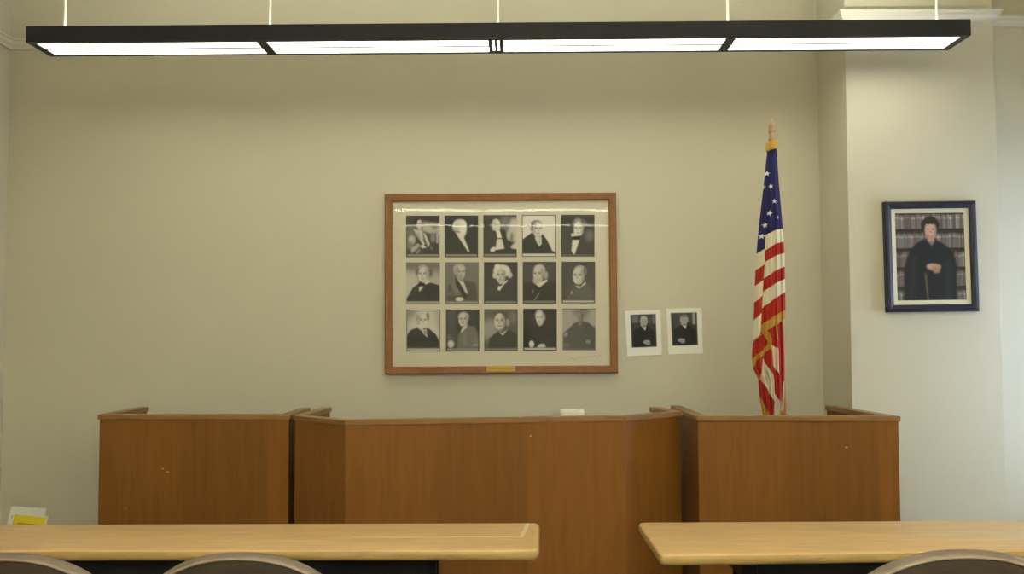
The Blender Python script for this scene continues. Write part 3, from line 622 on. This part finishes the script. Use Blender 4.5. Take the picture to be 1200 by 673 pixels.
c.E(.545, .62, .10, .038, (.33, .21, .16), .008); c.E(.58, .66, .05, .03, (.28, .18, .14), .008); c.E(.5, .61, .06, .025, (.38, .25, .2), .008)
for k in range(4): c.E(.53 + k * .025, .625 + k * .008, .005, .03, (.2, .12, .09), .003, .6, -.5)
c.P([(.405, .68), (.43, .68), (.455, 1), (.435, 1)], (.10, .075, .035), .006); c.P([(.40, .68), (.44, .66), (.5, .64), (.42, .70)], (.02, .02, .022), .006)
lf = lambda px, py: (atY(px, py, PYF) - cc_)
U, V = np.meshgrid(np.linspace(0, 1, 140), np.linspace(0, 1, 170))
hw, hh = fw2 / 2 - .066, fh2 / 2 - .066
pos = np.stack([(U * 2 - 1) * hw, np.full_like(U, .002), (1 - 2 * V) * hh], -1)
gridmesh('portrait_photograph', pos, np.clip(c.sample(U, V), 0, 1) * 1.15 + .006, m_print, pf)
bm = bmesh.new(); box(bm, -fw2 / 2 + .03, fw2 / 2 - .03, .004, .015, -fh2 / 2 + .03, fh2 / 2 - .03); obj('backing_board', bm, m_cream, pf)

# ------------------------------------------------------------------ flag
FY = 5.30
pt = atY(904.3, 152, FY); pbm = atY(921, 486, FY); dr = (pbm - pt) / (pt.z - pbm.z)
base = pt + dr * (pt.z - .12); base.y = FY
fl = thing('flag_on_pole', 'furled stars and stripes flag with gold fringe on a leaning wooden pole', 'flag', (base.x, FY, 0))
def rel(v): return (v[0] - base.x, v[1] - FY, v[2])
bm = bmesh.new(); tube(bm, [rel(base), rel(pt)], .0135, 16); obj('pole', bm, m_pole, fl, True)
tip = atY(904.0, 137.5, FY)
def zpx(py): return atY(904, py, FY).z
bm = bmesh.new(); rings = []
X0 = pt.x - base.x
for py, r_ in ((166, .015), (163.5, .019), (162, .015), (157, .013), (155, .0185), (153.5, .0185), (152, .014), (150, .017), (146, .0135), (141, .006), (137.5, .001)):
    kx = atY(904.3 + (166 - py) * -.01, py, FY).x - base.x
    rings.append([(kx + r_ * math.cos(2 * PI * k / 16), r_ * .75 * math.sin(2 * PI * k / 16), zpx(py)) for k in range(16)])
loft(bm, rings); obj('spear_finial', bm, m_spear, fl, True)
bm = bmesh.new(); rings = [[(r_ * math.cos(2 * PI * k / 40), r_ * math.sin(2 * PI * k / 40), z) for k in range(40)] for z, r_ in ((0, .15), (.02, .15), (.045, .13), (.06, .06), (.12, .035), (.2, .025), (.2, .015))]
loft(bm, rings); obj('floor_stand', bm, m_brass, fl, True)
# painted cloth, colours in photograph-independent cloth space (x across, y down, in cm-like units)
RX0, RX1, RY0, RY1 = 872., 930., 160., 505.
cv = Canvas(464, 1380 * 2, (.36, .022, .016))
def n_(pts): return [((x - RX0) / (RX1 - RX0), (y - RY0) / (RY1 - RY0)) for x, y in pts]
RED, WHT, BLU, GLD = (.36, .024, .017), (.72, .66, .50), (.020, .020, .085), (.47, .265, .04)
def PP(pts, col, b=.006): cv.P(n_(pts), col, b)
def z2(pts, ox, oy, k=5.6): return [(ox + x / k, oy + y / k) for x, y in pts]
def star(x, y, r, rot=0, sx=1):
    pts = []
    for k in range(10):
        a = rot - PI / 2 + k * PI / 5; rr = r if k % 2 == 0 else r * .42; pts.append((x + rr * math.cos(a) * sx, y + rr * math.sin(a)))
    PP(pts, (.74, .72, .66), .003)
up_cv = cv
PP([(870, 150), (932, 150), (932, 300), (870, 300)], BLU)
PP(z2([(150, 100), (178, 100), (205, 500), (235, 620), (200, 640), (176, 450)], 875, 160), (.028, .026, .125), .02)  # brighter blue beside the fold line: fold shading put into the cloth colour
for sx_, sy_, r_, ro, k in ((123, 250, 18, .1, 1), (103, 335, 16, .3, .8), (143, 337, 18, -.2, .9), (84, 422, 13, 0, .4), (163, 434, 18, .1, 1), (130, 512, 20, .3, 1), (103, 590, 19, -.1, 1), (184, 540, 15, 0, .45), (85, 662, 19, .2, .9)):
    star(875 + sx_ / 5.6, 160 + sy_ / 5.6, r_ / 5.6, ro, k)
# right column of the upper layer: stripes sloping up to the right; left column behind the fold
fold = [(101, 40), (100, 140), (99, 215), (88, 325), (83, 410), (79, 515), (73, 620), (70, 665)]
RYs = [-12, 70, 145, 230, 310, 395, 512, 562]; LYs = [40, 140, 215, 325, 410, 515, 622, 670]
cols = [WHT, RED, WHT, RED, WHT, RED, GLD]
for i, colr in enumerate(cols):
    PP(z2([(fold[i][0], LYs[i]), (170, (RYs[i] * .55 + LYs[i] * .45) - 6), (262, RYs[i]), (262, RYs[i + 1]), (170, (RYs[i + 1] * .55 + LYs[i + 1] * .45) - 6), (fold[i + 1][0], LYs[i + 1])], 875, 270), colr, .003)
lc = [(155, 125), (262, 226), (366, 330), (478, 432), (592, 545), (720, 680)]
for i, colr in enumerate([WHT, RED, WHT, RED, WHT]):
    def fx(y): return np.interp(y, [f[1] for f in fold], [f[0] for f in fold])
    (l0, r0_), (l1, r1_) = lc[i], lc[i + 1]
    PP(z2([(10, l0 + 40), (fx(r0_), r0_), (fx(r1_), r1_), (10, l1 + 40)], 875, 270), colr, .003)
cv2 = Canvas(464, 1380 * 2, RED); cv = cv2
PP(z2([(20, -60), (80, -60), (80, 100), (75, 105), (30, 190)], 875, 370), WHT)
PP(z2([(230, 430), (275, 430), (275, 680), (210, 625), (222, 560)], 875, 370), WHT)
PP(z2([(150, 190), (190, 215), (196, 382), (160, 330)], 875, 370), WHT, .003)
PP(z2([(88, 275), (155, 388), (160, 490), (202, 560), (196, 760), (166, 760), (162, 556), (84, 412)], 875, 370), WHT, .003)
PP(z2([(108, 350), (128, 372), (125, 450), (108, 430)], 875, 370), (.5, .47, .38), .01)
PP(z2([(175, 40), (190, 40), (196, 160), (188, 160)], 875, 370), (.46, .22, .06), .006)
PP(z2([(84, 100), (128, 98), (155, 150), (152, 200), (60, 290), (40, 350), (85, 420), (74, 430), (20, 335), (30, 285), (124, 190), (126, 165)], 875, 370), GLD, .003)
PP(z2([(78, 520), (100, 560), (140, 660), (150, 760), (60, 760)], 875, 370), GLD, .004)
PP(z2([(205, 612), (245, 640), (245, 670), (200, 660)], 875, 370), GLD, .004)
def drape(name, canvas, ys, LX, RX, ytop, ybot, m, depth, rows_, yoff, amp, seed, parent=fl, inflate=0, pleats=4, lowtop=False):
    rng = np.random.RandomState(seed); NF, NB = 130, 46; n = NF + NB
    u = np.concatenate([np.linspace(0, 1, NF), np.linspace(1, 0, NB + 2)[1:-1]]); back = np.concatenate([np.zeros(NF), np.ones(NB)])
    T = np.linspace(0, 1, rows_)[:, None]
    hemL = ybot(u)[None, :]; topL = ytop(u)[None, :] if callable(ytop) else ytop
    y = topL + (hemL - topL) * T
    xl = np.interp(y, ys, LX); xr = np.interp(y, ys, RX); uu = u[None, :] + 0 * y; x = xl + (xr - xl) * uu
    w_ = (xr - xl) * FY / F
    env = np.sqrt(np.clip(1 - (2 * uu - 1) ** 2, 0, 1))
    ph = rng.uniform(0, 6.28, 3); kk = (y - 160) / 330
    pl_ = np.sin(uu * pleats * 6.28 + ph[0] + 1.2 * kk) + .5 * np.sin(uu * (pleats * 2.3) * 6.28 + ph[1] - 2.2 * kk)
    grow = np.clip(.35 + 1.2 * kk, .35, 1.2)
    dep = np.where(back[None, :] > 0, env * depth * .8 + .2 * amp * pl_ * env, -env * depth - amp * grow * pl_ * env ** .5)
    if lowtop: dep = dep * np.clip((y - 352) / 60, .15, 1)
    dep = dep - inflate * np.where(back[None, :] > 0, -1, 1)
    d = np.array(fw)[None, None, :] + np.array(rt)[None, None, :] * ((x - 600) / F)[..., None] + np.array(up)[None, None, :] * ((336.5 - y) / F)[..., None]
    pos = np.array(EYE) + d * (FY / d[..., 1:2])
    pos[..., 0] -= base.x; pos[..., 1] = dep * np.clip(w_ / .12, .3, 1.2) + yoff; 
    col = np.clip(canvas.sample((x - RX0) / (RX1 - RX0), (y - RY0) / (RY1 - RY0)), 0, 1)
    o = gridmesh(name, pos, col, m, parent, wrap=True); return o
yU = [170, 176, 215, 267, 300, 340, 375, 400, 430]
LU = [898.4, 898.6, 894.5, 888.6, 885.6, 883.6, 882.5, 881.6, 881]
RU = [909.4, 909.2, 911.8, 916.2, 918.2, 919.2, 919.6, 919.6, 919.6]
def hemx(u): return np.interp(u, [0, .2, .25, 1], [400, 391, 389, 371])
def hemx0(u): return hemx(u) - np.interp(u, [0, .18, .24, 1], [.5, .5, 8.5, 8.5])
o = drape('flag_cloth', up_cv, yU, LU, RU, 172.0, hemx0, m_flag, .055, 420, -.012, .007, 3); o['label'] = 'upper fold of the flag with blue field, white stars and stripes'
o = drape('fringe', up_cv, yU, LU, RU, lambda u: hemx0(u) - .8, lambda u: hemx(u) + .4, m_gold, .058, 14, -.013, .007, 3, inflate=.001); o['label'] = 'gold fringe'
yL = [350, 375, 400, 420, 432, 445, 465, 486, 510]
LLx = [885, 883.2, 882.0, 881.2, 882.5, 888.5, 889.8, 894, 897]
RLx = [917.5, 918, 918.4, 918.8, 918.8, 918.6, 918.2, 917.6, 917]
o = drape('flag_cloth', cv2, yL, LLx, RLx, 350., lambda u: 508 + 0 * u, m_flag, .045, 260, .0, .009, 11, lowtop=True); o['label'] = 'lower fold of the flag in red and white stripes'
# gold heading at the pole top
bm = bmesh.new(); rings = []
for py, a, b in ((165.5, 899.0, 909.6), (166.5, 897.6, 910.8), (171, 897.2, 910.9), (175.5, 897.6, 910.4), (176.2, 898.6, 909.6)):
    va, vb = atY(a, py + 2.0, FY), atY(b, py - 1.6, FY); cx = (va.x + vb.x) / 2 - base.x; rx = (vb.x - va.x) / 2
    rings.append([(cx + rx * math.cos(2 * PI * k / 32), .048 * math.sin(2 * PI * k / 32) - .008, (va.z + vb.z) / 2 + (vb.z - va.z) / 2 * math.cos(2 * PI * k / 32)) for k in range(32)])
loft(bm, rings); o = obj('fringe', bm, m_gold, fl, True); o['label'] = 'gold heading band at the top of the flag'

# ------------------------------------------------------------------ brochures on a stand behind the left table
BY = 4.45
b0 = atY(32, 604, BY)
st = thing('display_stand', 'low dark stand holding brochures behind the left table', 'stand', (b0.x, BY + .08, 0))
bm = bmesh.new(); box(bm, -.17, .17, -.14, .14, 0, .03); box(bm, -.02, .02, .03, .07, .03, .445); box(bm, -.16, .16, -.13, .10, .445, .458); box(bm, -.16, .16, -.13, -.12, .458, .49); box(bm, -.15, .15, .087, .10, .458, .57); obj('rack', bm, m_black, st)
def brochure(corners, Yb, lean, paint, label):
    cs = [np.array(atY(*c, Yb)) for c in corners]; bl = cs[3] + (cs[3] - cs[0]) * .0; 
    n0, n1 = 60, 80; U, V = np.meshgrid(np.linspace(0, 1, n0), np.linspace(0, 1, n1))
    P_ = (cs[0] * (1 - U)[..., None] + cs[1] * U[..., None]) * (1 - V)[..., None] + (cs[3] * (1 - U)[..., None] + cs[2] * U[..., None]) * V[..., None]
    P_[..., 1] -= lean * V
    org = P_[n1 - 1, n0 // 2].copy(); cvs = Canvas(160, 200, (.66, .66, .64)); paint(cvs)
    o = gridmesh('brochure', P_ - org, np.clip(cvs.sample(U, V), 0, 1), m_print); o.location = org
    return tag(o, label, 'brochure')
def pw(c): c.P([(.08, .18), (.94, .18), (.94, .25), (.08, .25)], (.22, .21, .19), .004)
def py_(c):
    c.P([(.045, .035), (.955, .035), (.955, .965), (.045, .965)], (.62, .50, .03), .003)
    x = .2
    while x < .76: w_ = random.uniform(.03, .07); c.P([(x, .205), (x + w_, .205), (x + w_, .235), (x, .235)], (.2, .15, .01), .003); x += w_ + .015
def quad(tl, tr, k, sk): return [tl, tr, (tr[0] - sk, tr[1] + k), (tl[0] - sk, tl[1] + k)]
brochure(quad((13.5, 593.6), (54.3, 595.8), 55, 10.5), BY + .145, .03, pw, 'white brochure with a grey line, standing behind the yellow brochure')
brochure(quad((16, 601.2), (57, 605.2), 50, 9.5), BY + .10, .04, py_, 'yellow brochure with a white edge standing behind the left table')

# ------------------------------------------------------------------ daylight
ld = bpy.data.lights.new('window_daylight', 'AREA'); ld.shape = 'RECTANGLE'; ld.size = 1.9; ld.size_y = 1.0; ld.energy = 56; ld.color = (.52, .70, 1.0)
lo = bpy.data.objects.new('window_daylight', ld); C.objects.link(lo); lo.location = (XR + .35, 4.86, 1.5); lo.rotation_euler = (0, math.radians(90), 0)
wd = bpy.data.worlds.new('world'); bpy.context.scene.world = wd; wd.use_nodes = True
wd.node_tree.nodes['Background'].inputs[0].default_value = (.75, .87, 1, 1); wd.node_tree.nodes['Background'].inputs[1].default_value = 1.0
